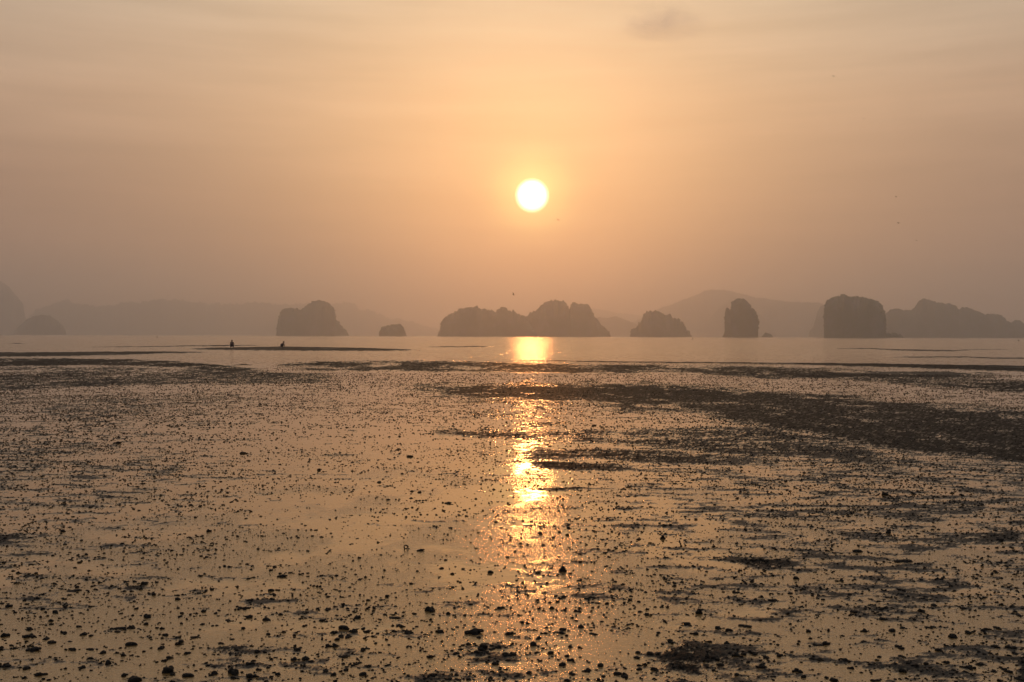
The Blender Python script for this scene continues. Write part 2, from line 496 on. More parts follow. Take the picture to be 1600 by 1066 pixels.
def build_mud():
    az = np.linspace(R(-37), R(37), 880)
    r = [3.0]
    while r[-1] < 330:
        r.append(r[-1] + 0.0135 * (r[-1] / 5.0) ** 1.6)
    r = np.array(r)
    A, RR = np.meshgrid(az, r)
    X = RR * np.tan(A); Y = RR + 0 * A                                   # fan of rows parallel to the shore
    cell = 0.0135 * (RR / 5.0) ** 1.6
    Z = mud_height(X, Y, np.maximum(cell, RR * 0.0014), rng.uniform(-1, 1, X.shape))
    bank = np.clip(bank_fields(X, Y)[2] * 1.5, 0, 1)
    soft = 0.0028
    wet = (1 - sstep(Z, -soft, 0.0022)) * (1 - 0.85 * sstep(bank_fields(X, Y)[2], 0.45, 0.95))
    n, k = X.shape
    v = np.stack([X.ravel(), Y.ravel(), np.maximum(Z, 0.0).ravel()], 1)
    i = (np.arange(n - 1)[:, None] * k + np.arange(k - 1)[None, :]).ravel()
    f = np.stack([i, i + 1, i + k + 1, i + k], 1)
    # far out, drop what lies under water: the water sheet is there
    keep = (Z.ravel()[f].max(1) > -0.003) | (Y.ravel()[f].max(1) < 60)
    f = f[keep]
    used = np.unique(f)
    remap = np.zeros(len(v), np.int64); remap[used] = np.arange(len(used))
    me = np_mesh("mud_flat", v[used], remap[f], M_MUD, True)
    for name, arr in (("wetness", wet), ("bank", bank)):
        at = me.attributes.new(name, 'FLOAT', 'POINT')
        at.data.foreach_set("value", np.ascontiguousarray(arr.ravel()[used], np.float32))
    o = link("mud_flat", me)
    tag(o, "wet mud flat bared by the ebb tide, with shallow film, grey streaks and dark banks", None, None, "structure")
    print("mud faces", len(f))
build_mud()

# ------------------------------------------------------------------ clods
def ico(sub):
    bm = bmesh.new()
    bmesh.ops.create_icosphere(bm, subdivisions=sub, radius=1.0)
    v = np.array([p.co[:] for p in bm.verts]); f = np.array([[q.index for q in p.verts] for p in bm.faces])
    bm.free()
    return v, f

OCTA = (np.array([(1, 0, 0), (0, 1, 0), (-1, 0, 0), (0, -1, 0), (0, 0, 1), (0, 0, -1.0)]),
        np.array([(0, 1, 4), (1, 2, 4), (2, 3, 4), (3, 0, 4), (1, 0, 5), (2, 1, 5), (3, 2, 5), (0, 3, 5)]))

def lump(sub, seed, flat=0.75, rough=0.35):
    """One irregular lump of mud about 1 unit wide, resting on z = 0."""
    r = np.random.default_rng(seed)
    v, f = ico(sub) if sub else OCTA
    d = np.zeros(len(v))
    for fr, am in ((1.3, 1.0), (2.9, 0.55), (6.0, 0.3)):
        ph = r.uniform(0, 6.28, 3); ax = r.normal(size=(3, 3)) * fr
        d += am * np.sin(v @ ax[0] + ph[0]) * np.cos(v @ ax[1] + ph[1])
    v = v * (1 + rough * d)[:, None]
    v = v * np.array([r.uniform(.8, 1.15), r.uniform(.8, 1.15), flat * r.uniform(.75, 1.2)]) * 0.5
    v[:, 2] += 0.22 * flat
    return v, f

def cluster(seed, n, sub=2):
    """Several lumps grown together: a worm cast or a crumbled clod."""
    r = np.random.default_rng(seed)
    vs, fs, o = [], [], 0
    for i in range(n):
        v, f = lump(sub, seed * 31 + i, r.uniform(.6, 1.0), 0.42)
        s = r.uniform(.35, .8) if i else 0.8
        a = r.uniform(0, 6.28); d = r.uniform(.15, .48) if i else 0
        z = r.uniform(0, .25) if i and r.random() < 0.5 else 0
        v = v * s + np.array([d * math.cos(a) * 1.2, d * math.sin(a) * 0.8, z])
        vs.append(v); fs.append(f + o); o += len(v)
    return np.concatenate(vs), np.concatenate(fs)

def clod_density(px, yp, X, Y):
    n = fbm(X * 0.8, Y * 0.9, 3, 501)
    base = 0.72 + 1.1 * n
    base = base + 0.8 * sstep(yp, 860, 1000) * (1 - sstep(px, 900, 1200) * 0.6)   # thick along the bottom, left of centre
    base = base - 0.10 * np.exp(-((px - 560) / 220.0) ** 2) * sstep(yp, 640, 680) * (1 - sstep(yp, 830, 900))
    base = base * (1 - 0.8 * np.exp(-((px - 960) / 80.0) ** 2 - ((yp - 1010) / 18.0) ** 2))
    return np.clip(base, 0.08, 2.2)

def scatter():
    out = []
    # (nearest, farthest, tries per square metre, size law)
    for y0, y1, dens, smin, smax, pw in ((3.2, 9, 950, .0075, .036, 1.95), (9, 16, 600, .011, .038, 2.1), (16, 30, 260, .017, .048, 2.3), (30, 46, 90, .026, .060, 2.4)):
        area = 0.60 * (y1 * y1 - y0 * y0)
        n = int(area * dens)
        Y = np.sqrt(rng.uniform(y0 * y0, y1 * y1, n)); X = Y * rng.uniform(-0.60, 0.60, n)
        u = rng.random(n)
        a = 1 - pw
        S = (smin ** a + u * (smax ** a - smin ** a)) ** (1 / a)
        px = 800 + F_PX * X / Y; yp = y_horizon(px) + H_EYE * F_PX / Y
        z = mud_height(X, Y, 0.02 + 0 * X)
        keep = rng.random(n) < clod_density(px, yp, X, Y) * 0.62 * (0.25 + 1.5 * sstep(z, -.010, .002)) * (1 - 0.75 * sstep(bank_fields(X, Y)[2], .3, .8) * sstep(Y, 12, 14))
        out.append(np.stack([X, Y, S], 1)[keep])
    # the crowded belts near the shore
    n = 200000
    Y = np.sqrt(rng.uniform(28 ** 2, 80 ** 2, n)); X = Y * rng.uniform(-0.60, 0.60, n)
    px, yp, B, Hb = bank_fields(X, Y)
    want = np.interp(yp, [556, 561, 566, 580, 596, 604, 620], [0, .25, .6, .65, .6, .35, .06])
    want = want * np.where(px < 560, 1.0, np.where(yp > 582, 0.55, 0.7)) * (0.55 + 0.9 * fbm(X * .2, Y * .15, 3, 611)) * (0.35 + B)
    edge = np.interp(px, [-200, 0, 200, 260, 320, 400, 440, 520, 800, 1060, 1600], [561, 561, 562, 565, 570, 577, 569, 566, 564, 567, 572])
    keep = (rng.random(n) < want) & (yp > edge)
    S = rng.uniform(.022, .055, n)
    out.append(np.stack([X, Y, S], 1)[keep])
    C = np.concatenate(out)
    return C[(np.abs(C[:, 0]) < C[:, 1] * 0.6)]

# clods that stand out singly: photograph x, y of the foot, width in photograph pixels, shape, label
CLODS = [
    (114, 924, 17, 'flat', "long flat dark clod on the left side, alone on clear film"),
    (99, 831, 10, 'lump', "round black clod at the end of the pale streak near the left edge"),
    (326, 831, 9, 'tall', "upright dark clod on a thin grey streak, left of the clear film"),
    (442, 902, 13, 'pile', "dark clod on a grey streak just below a smaller round one"),
    (430, 887, 8, 'lump', "small round clod just above a larger one on a grey streak"),
    (232, 966, 14, 'pile', "ragged clod heading a crowd of dark lumps, left side"),
    (202, 1009, 18, 'pile', "big ragged black clod above the thickest lower left clods"),
    (53, 1017, 18, 'pile', "big ragged black clod near the lower left corner"),
    (267, 1050, 26, 'pile', "largest black heap of clods at the lower left"),
    (212, 1064, 20, 'lump', "black rounded clod cut by the bottom edge, left of the largest heap"),
    (291, 1058, 18, 'pile', "broken heap of clods right beside the largest lower left heap"),
    (63, 1056, 15, 'lump', "round black clod low in the left corner"),
    (480, 1031, 14, 'tall', "tall black clod on a dark line, bottom left of centre"),
    (368, 1054, 20, 'pile', "heap of joined clods right of the largest lower left heap"),
    (7, 995, 14, 'tall', "upright black clod at the very left edge"),
    (185, 983, 14, 'flat', "flat dark clod left of the crowd of lumps"),
    (381, 983, 8, 'lump', "single round clod beside a pale smooth patch"),
    (228, 914, 12, 'pile', "dark clod on the right end of a long grey streak"),
    (635, 858, 8, 'ring', "small open ring of mud with pale middle, left of the glitter path"),
    (658, 861, 10, 'pile', "cross-shaped clod just right of the small mud ring"),
    (692, 889, 8, 'lump', "lone round clod below the cross-shaped one"),
    (768, 895, 9, 'lump', "round clod on the left border of the glitter path, mid foreground"),
    (881, 893, 13, 'tall', "black clod with an upright tip right of the glitter path"),
    (843, 896, 10, 'lump', "black clod just left of the one with the upright tip"),
    (606, 933, 10, 'pile', "dark clod at the left of a loose group, left of the path"),
    (676, 956, 18, 'pile', "wide double clod left of the glitter path"),
    (616, 966, 15, 'flat', "flat clod below a loose group, left of the path"),
    (742, 990, 24, 'pile', "broad cluster of clods at the left border of the glitter path"),
    (758, 1013, 22, 'pile', "big black clod under the broad cluster beside the glitter path"),
    (882, 1040, 15, 'lump', "biggest round black clod right of the glitter path at the bottom"),
    (535, 983, 19, 'pile', "big ragged black clod left of centre in the foreground"),
    (893, 1012, 9, 'lump', "left clod of a pair at the left end of the smooth pool"),
    (906, 1013, 7, 'tall', "right upright clod of a pair at the left end of the smooth pool"),
    (846, 834, 8, 'lump', "small black clod among the bright glints of the sun's path"),
    (1037, 842, 9, 'tall', "black upright clod right of the glitter path, alone"),
    (985, 939, 8, 'tall', "small upright clod right of the sparkling patch"),
    (864, 951, 8, 'lump', "round clod inside the sparkling patch of the path"),
    (826, 975, 8, 'lump', "round black clod in the middle of the lower sparkling patch"),
    (1339, 863, 15, 'pile', "big black clustered clod on the right half, above a flat one"),
    (1409, 878, 20, 'flat', "wide flat black clod on the right half"),
    (1565, 846, 13, 'pile', "spiky black clod near the right edge"),
    (1248, 905, 11, 'pile', "cross-shaped clod below a long grey streak, right half"),
    (1205, 940, 12, 'pile', "black clod on a short dark line, right of the smooth pool"),
    (1094, 959, 12, 'tall', "brown-black clod above the dark mound right of the pool"),
    (1491, 996, 18, 'lump', "largest black clod near the lower right, on clear film"),
    (1164, 979, 15, 'flat', "flat dark clod on a grey streak above the dark mound"),
    (1139, 986, 12, 'pile', "ragged clod just left of a flat one, above the dark mound"),
    (1259, 1059, 12, 'lump', "round black clod near the bottom edge, right of the dark mound"),
    (1305, 1064, 12, 'lump', "black clod cut by the bottom edge, right of the dark mound"),
    (1416, 1051, 14, 'pile', "double clod near the bottom edge, lower right"),
    (1172, 1036, 9, 'lump', "round clod on the right rim of the dark mound"),
    (1111, 1004, 9, 'tall', "upright clod on top of the dark mound"),
    (1389, 833, 10, 'tall', "upright clod above the wide flat one, right half"),
    (594, 754, 8, 'lump', "lone round clod in the clear film left of the glitter path"),
    (639, 714, 10, 'pile', "small pile of clods far out on the clear film, left of the path"),
    (701, 787, 9, 'pile', "dark clod in the clear film left of the sun's mirror image"),
    (657, 770, 7, 'lump', "small round clod left of the sun's mirror image"),
    (1387, 774, 12, 'pile', "black twin clod in the right middle distance"),
    (378, 709, 10, 'pile', "dark clod on grey streaks in the left middle distance"),
    (184, 693, 10, 'pile', "dark clod in the left middle distance near the grey streaks"),
    (500, 735, 9, 'pile', "dark clod left of the clear film in the middle distance"),
]

def ring_mesh():
    """A coiled worm cast seen edge on: an uneven upright ring."""
    n, m = 18, 6
    vs, fs = [], []
    for i in range(n):
        a = 2 * math.pi * i / n
        rr = 0.36 + 0.05 * math.sin(3 * a + 1)
        th = 0.13 + 0.03 * math.sin(2 * a)
        for j in range(m):
            b = 2 * math.pi * j / m
            vs.append(((rr + th * math.cos(b)) * math.cos(a), th * math.sin(b), 0.44 + (rr + th * math.cos(b)) * math.sin(a)))
            fs.append((i * m + j, ((i + 1) % n) * m + j, ((i + 1) % n) * m + (j + 1) % m, i * m + (j + 1) % m))
    return np_mesh("mud_clod", np.array(vs), np.array(fs), M_CLOD, True)

def place_landmarks(proto):
    flat_m = [np_mesh("mud_clod", *cluster(700 + i, 3), M_CLOD, True) for i in range(2)]
    tall_m = [np_mesh("mud_clod", *cluster(720 + i, 3), M_CLOD, True) for i in range(3)]
    lump_m = [np_mesh("mud_clod", *cluster(740 + i, 2), M_CLOD, True) for i in range(3)]
    pile_m = [np_mesh("mud_clod", *cluster(760 + i, 5 + i), M_CLOD, True) for i in range(4)]
    kinds = {'flat': (flat_m, 1.0, 0.5), 'tall': (tall_m, 0.9, 1.0), 'lump': (lump_m, 1.0, 0.9), 'pile': (pile_m, 0.8, 0.9), 'ring': ([ring_mesh()], 1.0, 1.0)}
    for q, (px, py, w, kind, lab) in enumerate(CLODS):
        ms, f, hz = kinds[kind]
        x, y = ground(px, py)
        o = proto.copy()
        o.data = ms[q % len(ms)]
        COL.objects.link(o)
        s = w / F_PX * y * f
        z = max(float(mud_height(np.array([[x]]), np.array([[y]]), np.array([[0.02]]))[0, 0]), 0.0)
        o.location = (x, y, z - 0.10 * s)
        o.rotation_euler = (0, 0, 0 if kind == 'ring' else float(rng.uniform(-.5, .5)))
        o.scale = (s * (1.25 if kind == 'flat' else 1.0), s, s * hz)
        tag(o, lab, "mud clod", "single clods on the wet flat")

def build_clods():
    C = scatter()
    X, Y, S = C.T
    cell = np.maximum(0.0135 * (Y / 5.0) ** 1.6, Y * 0.0014)
    Z = np.maximum(mud_height(X, Y, cell), 0.0)
    app = S / Y
    infr = (np.abs(X / Y) < 0.497) & (Y > 5.05)
    order = np.argsort(-np.where(infr, app, 0))
    nbig = 294 - len(CLODS)
    big = order[:nbig]
    rest = order[nbig:]
    # clods one can pick out singly
    temps = []
    for i in range(14):
        v, f = cluster(900 + i, 2 + i % 5)
        temps.append(np_mesh("mud_clod", v, f, M_CLOD, True))
    proto = None
    for j, i in enumerate(big):
        if proto is None:
            o = link("mud_clod", temps[0])
            proto = o
        else:
            o = proto.copy()
            o.data = temps[int(rng.integers(len(temps)))]
            COL.objects.link(o)
        s = float(S[i]) * float(rng.uniform(0.85, 1.15))
        o.location = (float(X[i]), float(Y[i]), float(Z[i]) - 0.12 * s)
        o.rotation_euler = (0, 0, float(rng.uniform(0, 6.28)))
        o.scale = (s * float(rng.uniform(.9, 1.35)), s, s * float(rng.uniform(.7, 1.05)))
        px = 800 + F_PX * X[i] / Y[i]
        where = ("in the sun's glitter path" if 690 < px < 980 else "left of the sun's glitter path" if px <= 690 else "right of the sun's glitter path")
        ypx = y_horizon(px) + H_EYE * F_PX / Y[i]
        where += ", near the bottom edge" if ypx > 990 else ", in the near foreground" if ypx > 890 else ", farther out"
        size = "black lump of mud" if app[i] > np.median(app[big]) else "small dark lump of mud"
        tag(o, f"{size} {where}", "mud lump", f"{size} {where}")
    place_landmarks(proto)
    # the rest, too small to pick apart
    near = rest[(Y[rest] < 10.5) & (S[rest] > .013)]; far = rest[(Y[rest] >= 10.5) | (S[rest] <= .013)]
    vs, fs, off = [], [], 0
    for idx, sub, nt in ((near, 2, 20), (far, 0, 16)):
        tv = [cluster(340 + q, 2 + q % 2, 1) if sub == 2 else lump(0, 40 + q, rng.uniform(.6, .95), 0.40) for q in range(nt)]
        which = rng.integers(nt, size=len(idx)); rot = rng.uniform(0, 6.28, len(idx))
        for q in range(nt):
            sel = idx[which == q]
            if not len(sel):
                continue
            a = rot[which == q]
            v, f = tv[q]
            ca, sa = np.cos(a)[:, None], np.sin(a)[:, None]
            s = S[sel][:, None] * rng.uniform(.7, 1.05, (len(sel), 1)) * (0.8 if sub == 2 else 1.0)
            vx = (v[:, 0] * ca - v[:, 1] * sa) * s * 1.15 + X[sel][:, None]
            vy = (v[:, 0] * sa + v[:, 1] * ca) * s + Y[sel][:, None]
            vz = v[:, 2][None, :] * s - 0.1 * s + Z[sel][:, None]
            vs.append(np.stack([vx, vy, vz], 2).reshape(-1, 3))
            fs.append((f[None] + (np.arange(len(sel)) * len(v))[:, None, None] + off).reshape(-1, 3))
            off += len(v) * len(sel)
    me = np_mesh("mud_crumbs", np.concatenate(vs), np.concatenate(fs), M_CLOD, True)
    o = link("mud_crumbs", me)
    tag(o, "countless mud crumbs and worm casts strewn over the flat", "mud crumbs", None, "stuff")
    print("clods", len(big), len(rest), len(me.polygons))
build_clods()

# ------------------------------------------------------------------ islands and hills
def resample(pts, step):
    p = np.array(pts, float)
    d = np.r_[0, np.cumsum(np.hypot(*np.diff(p, axis=0).T))]
    n = max(8, int(d[-1] / step))
    s = np.linspace(0, d[-1], n)
    return np.stack([np.interp(s, d, p[:, 0]), np.interp(s, d, p[:, 1])], 1)

def build_island(name, pts, dist, depth, seed, label, cat="island", kind=None, bumps=0.9, trees=0, group=None, step=1.0, lean=0.15):
    """A hill of rock from its skyline: rings across the depth, each as high as the skyline there."""
    r = np.random.default_rng(seed)
    p = resample(pts, step)
    n = len(p)
    yb = y_horizon(p[:, 0])
    az = np.arctan((p[:, 0] - 800) / F_PX)
    az_c = (az.min() + az.max()) / 2
    X = dist / math.cos(az_c) * np.tan(az - az_c)                      # along the island, from its middle
    top = np.maximum((yb - p[:, 1]) / F_PX * (dist - X * math.sin(az_c)) + H_EYE, 0.3)
    px_m = dist / F_PX
    s = np.arange(n) * step
    top = top + np.clip(top / (6 * px_m), 0, 1) * px_m * bumps * (fbm(s * .33, 0 * s + seed + .5, 2, seed) * 3.4 + perlin(s * 0.09, 0 * s + 2.2, seed + 4) * 1.0)
    xc = (X.min() + X.max()) / 2; hw = (X.max() - X.min()) / 2
    t = np.clip((X - xc) / hw, -1, 1)
    half = depth * hw * (0.30 + 0.70 * np.sqrt(np.clip(1 - t * t, 0, 1)))
    K = 25
    phi = np.linspace(0, math.pi, K)
    yy = -np.cos(phi); yy = np.sign(yy) * np.abs(yy) ** 0.8
    zz = np.sin(phi) ** 0.55
    PX, PH = np.meshgrid(np.arange(n), np.arange(K), indexing='ij')
    Xg = X[:, None] + 0 * yy[None]
    Yg = half[:, None] * yy[None]
    # the crest wanders in depth, the height falls off unevenly behind and in front of it
    wander = perlin(s * 0.05, 0 * s + 7.7, seed + 9) * 0.5
    Yg = Yg + (half * wander)[:, None] * zz[None] ** 2
    rel = 1 - 0.22 * (0.5 + perlin(Xg / (hw * .25), Yg / (hw * .25) + seed, seed + 2)) * (1 - zz[None] ** 6)
    Zg = top[:, None] * zz[None] * rel
    rough = (fbm(Xg / (18 * px_m), (Yg * 1.0 + Zg * .7) / (14 * px_m), 3, seed + 5)) * 3.0 * px_m * bumps
    Yg = Yg + rough * (1 - np.abs(yy)[None] ** 8) * np.sign(yy + 1e-6)[None]
    Xg = Xg + rough * 0.12 * np.clip(zz, 0, 1)[None] * (1 - zz[None] ** 4)
    Zg = np.where((yy[None] <= -0.999) | (yy[None] >= 0.999), -2.0, Zg)
    v = np.stack([Xg, Yg, Zg], 2).reshape(-1, 3)
    i = (np.arange(n - 1)[:, None] * K + np.arange(K - 1)[None, :]).ravel()
    f = np.stack([i, i + K, i + K + 1, i + 1], 1)
    root = link(name, np_mesh(name, v, f, M_ROCK, True))
    root.location = (dist * math.tan(az_c), dist, 0)
    root.rotation_euler = (0, 0, -az_c)
    tag(root, label, cat, group, kind)
    # end caps
    bm = bmesh.new(); bm.from_mesh(root.data)
    bm.verts.ensure_lookup_table()
    bm.faces.new([bm.verts[q] for q in range(K)])
    bm.faces.new([bm.verts[(n - 1) * K + q] for q in range(K - 1, -1, -1)])
    bmesh.ops.recalc_face_normals(bm, faces=bm.faces)
    bm.to_mesh(root.data); bm.free()
    if trees:
        lv = [lump(1, seed * 7 + q, 0.9, 0.45) for q in range(6)]
        lo = np.where((zz > 0.80))[0]
        vs, fs, off = [], [], 0
        for _ in range(trees):
            a = int(r.integers(2, n - 2)); b = int(r.choice(lo))
            if top[a] < 8 * px_m:
                continue
            c = np.array([Xg[a, b], Yg[a, b], Zg[a, b]])
            q, f2 = lv[int(r.integers(6))]
            sz = px_m * r.uniform(1.8, 4.6)
            q = q * sz * np.array([1, 1, r.uniform(.7, 1.0)])
            vs.append(q + c + np.array([0, 0, -0.35 * sz])); fs.append(f2 + off); off += len(q)
        if vs:
            o = link("forest", np_mesh("forest", np.concatenate(vs), np.concatenate(fs), M_FOREST, False), root)
            o['kind'] = 'stuff'
    return root

K_D = 0.62     # kilometres of the layout
def km(x):
    return x * 1000 * K_D

build_island("island", [(431.5, 525), (432, 520), (433, 508), (436, 495), (438, 488), (442, 483), (450, 481), (458, 480.5), (465, 481.5), (467.5, 485.5), (470, 484), (476, 479), (483, 474), (492, 470), (500, 469.5), (508, 471), (516, 475), (522, 483), (524, 491), (525, 499), (530, 504), (536, 512), (543, 520), (545, 525)],
             km(4.4), 0.8, 3, "pale grey island with a low shoulder and a tall round dome", trees=120, bumps=0.7)
build_island("islet", [(592, 525), (592.6, 518), (597, 512), (603, 509), (612, 508), (620, 506.5), (626, 507), (630, 511), (633, 518), (635.5, 525)],
             km(3.7), 0.8, 5, "smallest flat-topped grey islet alone between two larger islands", trees=25, bumps=0.5)
build_island("island", [(684, 525), (687, 518), (689, 511), (690, 504), (695, 497), (702, 491), (710, 486), (716, 484), (723, 483), (730, 480), (738, 478.5), (747, 479), (752, 484), (760, 483), (766, 485), (775, 486), (779, 483), (786, 482), (795, 484), (803, 487), (812, 491), (818, 496), (826, 505), (836, 518), (840, 525)],
             km(3.9), 0.7, 7, "wooded hump-backed island below and left of the sun", trees=320, bumps=1.35)
build_island("island", [(800, 525), (808, 510), (818, 497.5), (822, 495), (830, 490), (840, 484), (848, 476), (856, 471), (863, 469), (872, 470.5), (880, 470), (885, 474), (889, 481), (890.5, 484.5), (892.5, 478), (894, 473), (900, 473), (905, 475), (910, 474.5), (918, 476), (922, 481), (925, 488), (930, 496), (937, 505), (945, 513), (950, 519), (954, 525)],
             km(4.1), 0.7, 9, "steep island with its crest split by a narrow notch", trees=220, bumps=1.05)
build_island("island", [(984, 526), (987, 519), (993, 511), (1000, 505), (1004, 498), (1006, 490), (1010, 486), (1016, 486), (1018, 488.5), (1022, 485), (1026, 486), (1033, 490), (1038, 493), (1046, 493), (1052, 496), (1060, 498), (1066, 504), (1070, 511), (1076, 519), (1081, 526)],
             km(3.8), 0.7, 11, "lopsided craggy island in front of the high pale mountain", trees=160, bumps=1.4)
build_island("rock_stack", [(1128, 527), (1131.5, 522), (1134, 510), (1132.5, 500), (1132.5, 490), (1134, 483), (1136, 480), (1139.5, 483), (1142, 491), (1143.2, 490), (1142.4, 480), (1142.5, 472), (1147, 468), (1152, 466), (1160, 467), (1166, 471), (1172, 478), (1178, 484), (1183, 491), (1184.5, 500), (1184, 512), (1182.5, 520), (1183, 527)],
             km(3.25), 0.8, 13, "tall narrow rock stack with a cracked pinnacle on its left side", "rock", trees=80, bumps=0.9)
build_island("islet", [(1189, 527), (1193, 522.5), (1197, 520), (1201, 521), (1206, 524), (1208, 527)],
             km(3.6), 0.8, 15, "tiny low rock just right of the tall narrow stack", "islet", bumps=0.4)
build_island("island", [(1288.5, 527.5), (1289, 510), (1288, 495), (1288, 482), (1289.5, 476), (1293, 470), (1299, 465), (1308, 462.5), (1317, 461), (1326, 463), (1335, 462.5), (1345, 464), (1356, 466), (1365, 468.5), (1374, 473), (1379, 479), (1382, 488), (1383.5, 500), (1382.5, 515), (1382.5, 519), (1390, 520.5), (1402, 521), (1409, 523), (1412, 527.5)],
             km(3.0), 0.7, 17, "darkest big square-shouldered island with a flat wooded top", trees=260, bumps=0.95)
build_island("island", [(1262, 527), (1265, 517), (1270, 512), (1274, 500), (1277, 488), (1281, 480), (1288, 475.5), (1300, 473), (1315, 480), (1325, 500), (1330, 527)],
             km(6.2), 0.7, 19, "paler steep island half hidden behind the darkest island", bumps=0.4)
build_island("island", [(1366, 527), (1374, 505), (1384, 491), (1392, 484), (1400, 482), (1410, 484), (1424, 485), (1430, 478), (1436, 469), (1443, 466.5), (1451, 468), (1462, 472), (1472, 473.5), (1484, 475), (1493, 478), (1498, 484), (1503, 480), (1510, 480), (1520, 483), (1530, 488), (1538, 492), (1546, 491), (1553, 490.5), (1562, 493), (1570, 496), (1573, 502), (1576, 504), (1580, 504), (1585, 500), (1592, 500), (1600, 505), (1625, 515), (1645, 528)],
             km(4.7), 0.5, 21, "long many-humped island range at the right edge", trees=120, bumps=0.5)
build_island("island", [(20, 523), (24, 517), (27, 513), (33, 506), (40, 500), (50, 495), (65, 492), (78, 493), (88, 500), (98, 508), (102, 516), (104, 523)],
             km(6.4), 0.7, 23, "faint low rounded island near the left edge", bumps=0.5)
build_island("island", [(-90, 523), (-70, 470), (-40, 440), (-15, 433), (0, 439), (8, 443), (16, 450), (22, 460), (30, 468), (36, 475), (38, 490), (46, 523)],
             km(9.2), 0.7, 25, "faint high cliff of an island cut by the left edge", bumps=0.5)
build_island("island", [(1078, 526), (1090, 514), (1100, 506), (1112, 495), (1120, 485), (1128, 477), (1140, 470), (1160, 470), (1185, 488), (1205, 510), (1215, 526)],
             km(8.6), 0.6, 27, "faint peaked island directly behind the tall narrow rock stack", bumps=0.4)
build_island("island", [(915, 525), (925, 503), (935, 496), (948, 497), (962, 494), (975, 499), (990, 505), (1005, 512), (1020, 525)],
             km(7.6), 0.6, 29, "faint low island in the gap right of the split-crested island", bumps=0.4)
build_island("hill", [(890, 525), (905, 490), (925, 482), (940, 484), (955, 487), (965, 489), (980, 490), (1000, 493), (1025, 500), (1060, 525)],
             km(13.0), 0.5, 31, "very faint far ridge left of the high pale mountain", "hill", "structure", bumps=0.4)
build_island("hill", [(950, 526), (985, 506), (1005, 496), (1020, 488), (1035, 480), (1050, 475), (1070, 467), (1085, 461), (1100, 455), (1112, 452), (1125, 453), (1140, 456), (1160, 460), (1190, 466), (1220, 470), (1260, 473), (1280, 474), (1300, 482), (1330, 500), (1360, 527)],
             km(9.7), 0.4, 33, "high pale mountain rising behind the rock stack", "hill", "structure", bumps=0.4)
build_island("hill", [(30, 523), (50, 492), (70, 480), (90, 474), (105, 470), (120, 473), (150, 480), (180, 478), (200, 472), (225, 473), (250, 469), (280, 469), (300, 472), (340, 475), (400, 474), (440, 476), (500, 474), (520, 475), (540, 472), (552, 474), (560, 486), (580, 488), (600, 494), (640, 505), (690, 518), (700, 524)],
             km(11.2), 0.25, 35, "very faint long ridge across the left horizon", "hill", "structure", bumps=1.6, step=2.0)
build_island("hill", [(90, 523), (110, 518), (160, 516), (220, 517.5), (300, 516), (360, 518.5), (440, 520), (470, 524)],
             km(11.5), 0.15, 37, "faint low wooded shore under the far ridge", "hill", "structure", bumps=0.4, step=2.0)

# ------------------------------------------------------------------ people digging on the bar
def skin_mesh(name, joints, bones, mat, parent, sub=2, root=0):
    """joints: (x, y, z, radius)."""
    me = bpy.data.meshes.new(name)
    me.from_pydata([j[:3] for j in joints], bones, [])
    o = link(name, me, parent)
    md = o.modifiers.new("skin", 'SKIN')
    for i, sv in enumerate(me.skin_vertices[0].data):
        rr = joints[i][3]
        sv.radius = (rr, rr)
        sv.use_root = (i == root)
    md.use_smooth_shade = True
    sd = o.modifiers.new("subdivision", 'SUBSURF')
    sd.levels = sub; sd.render_levels = sub
    me.materials.append(mat)
    return o

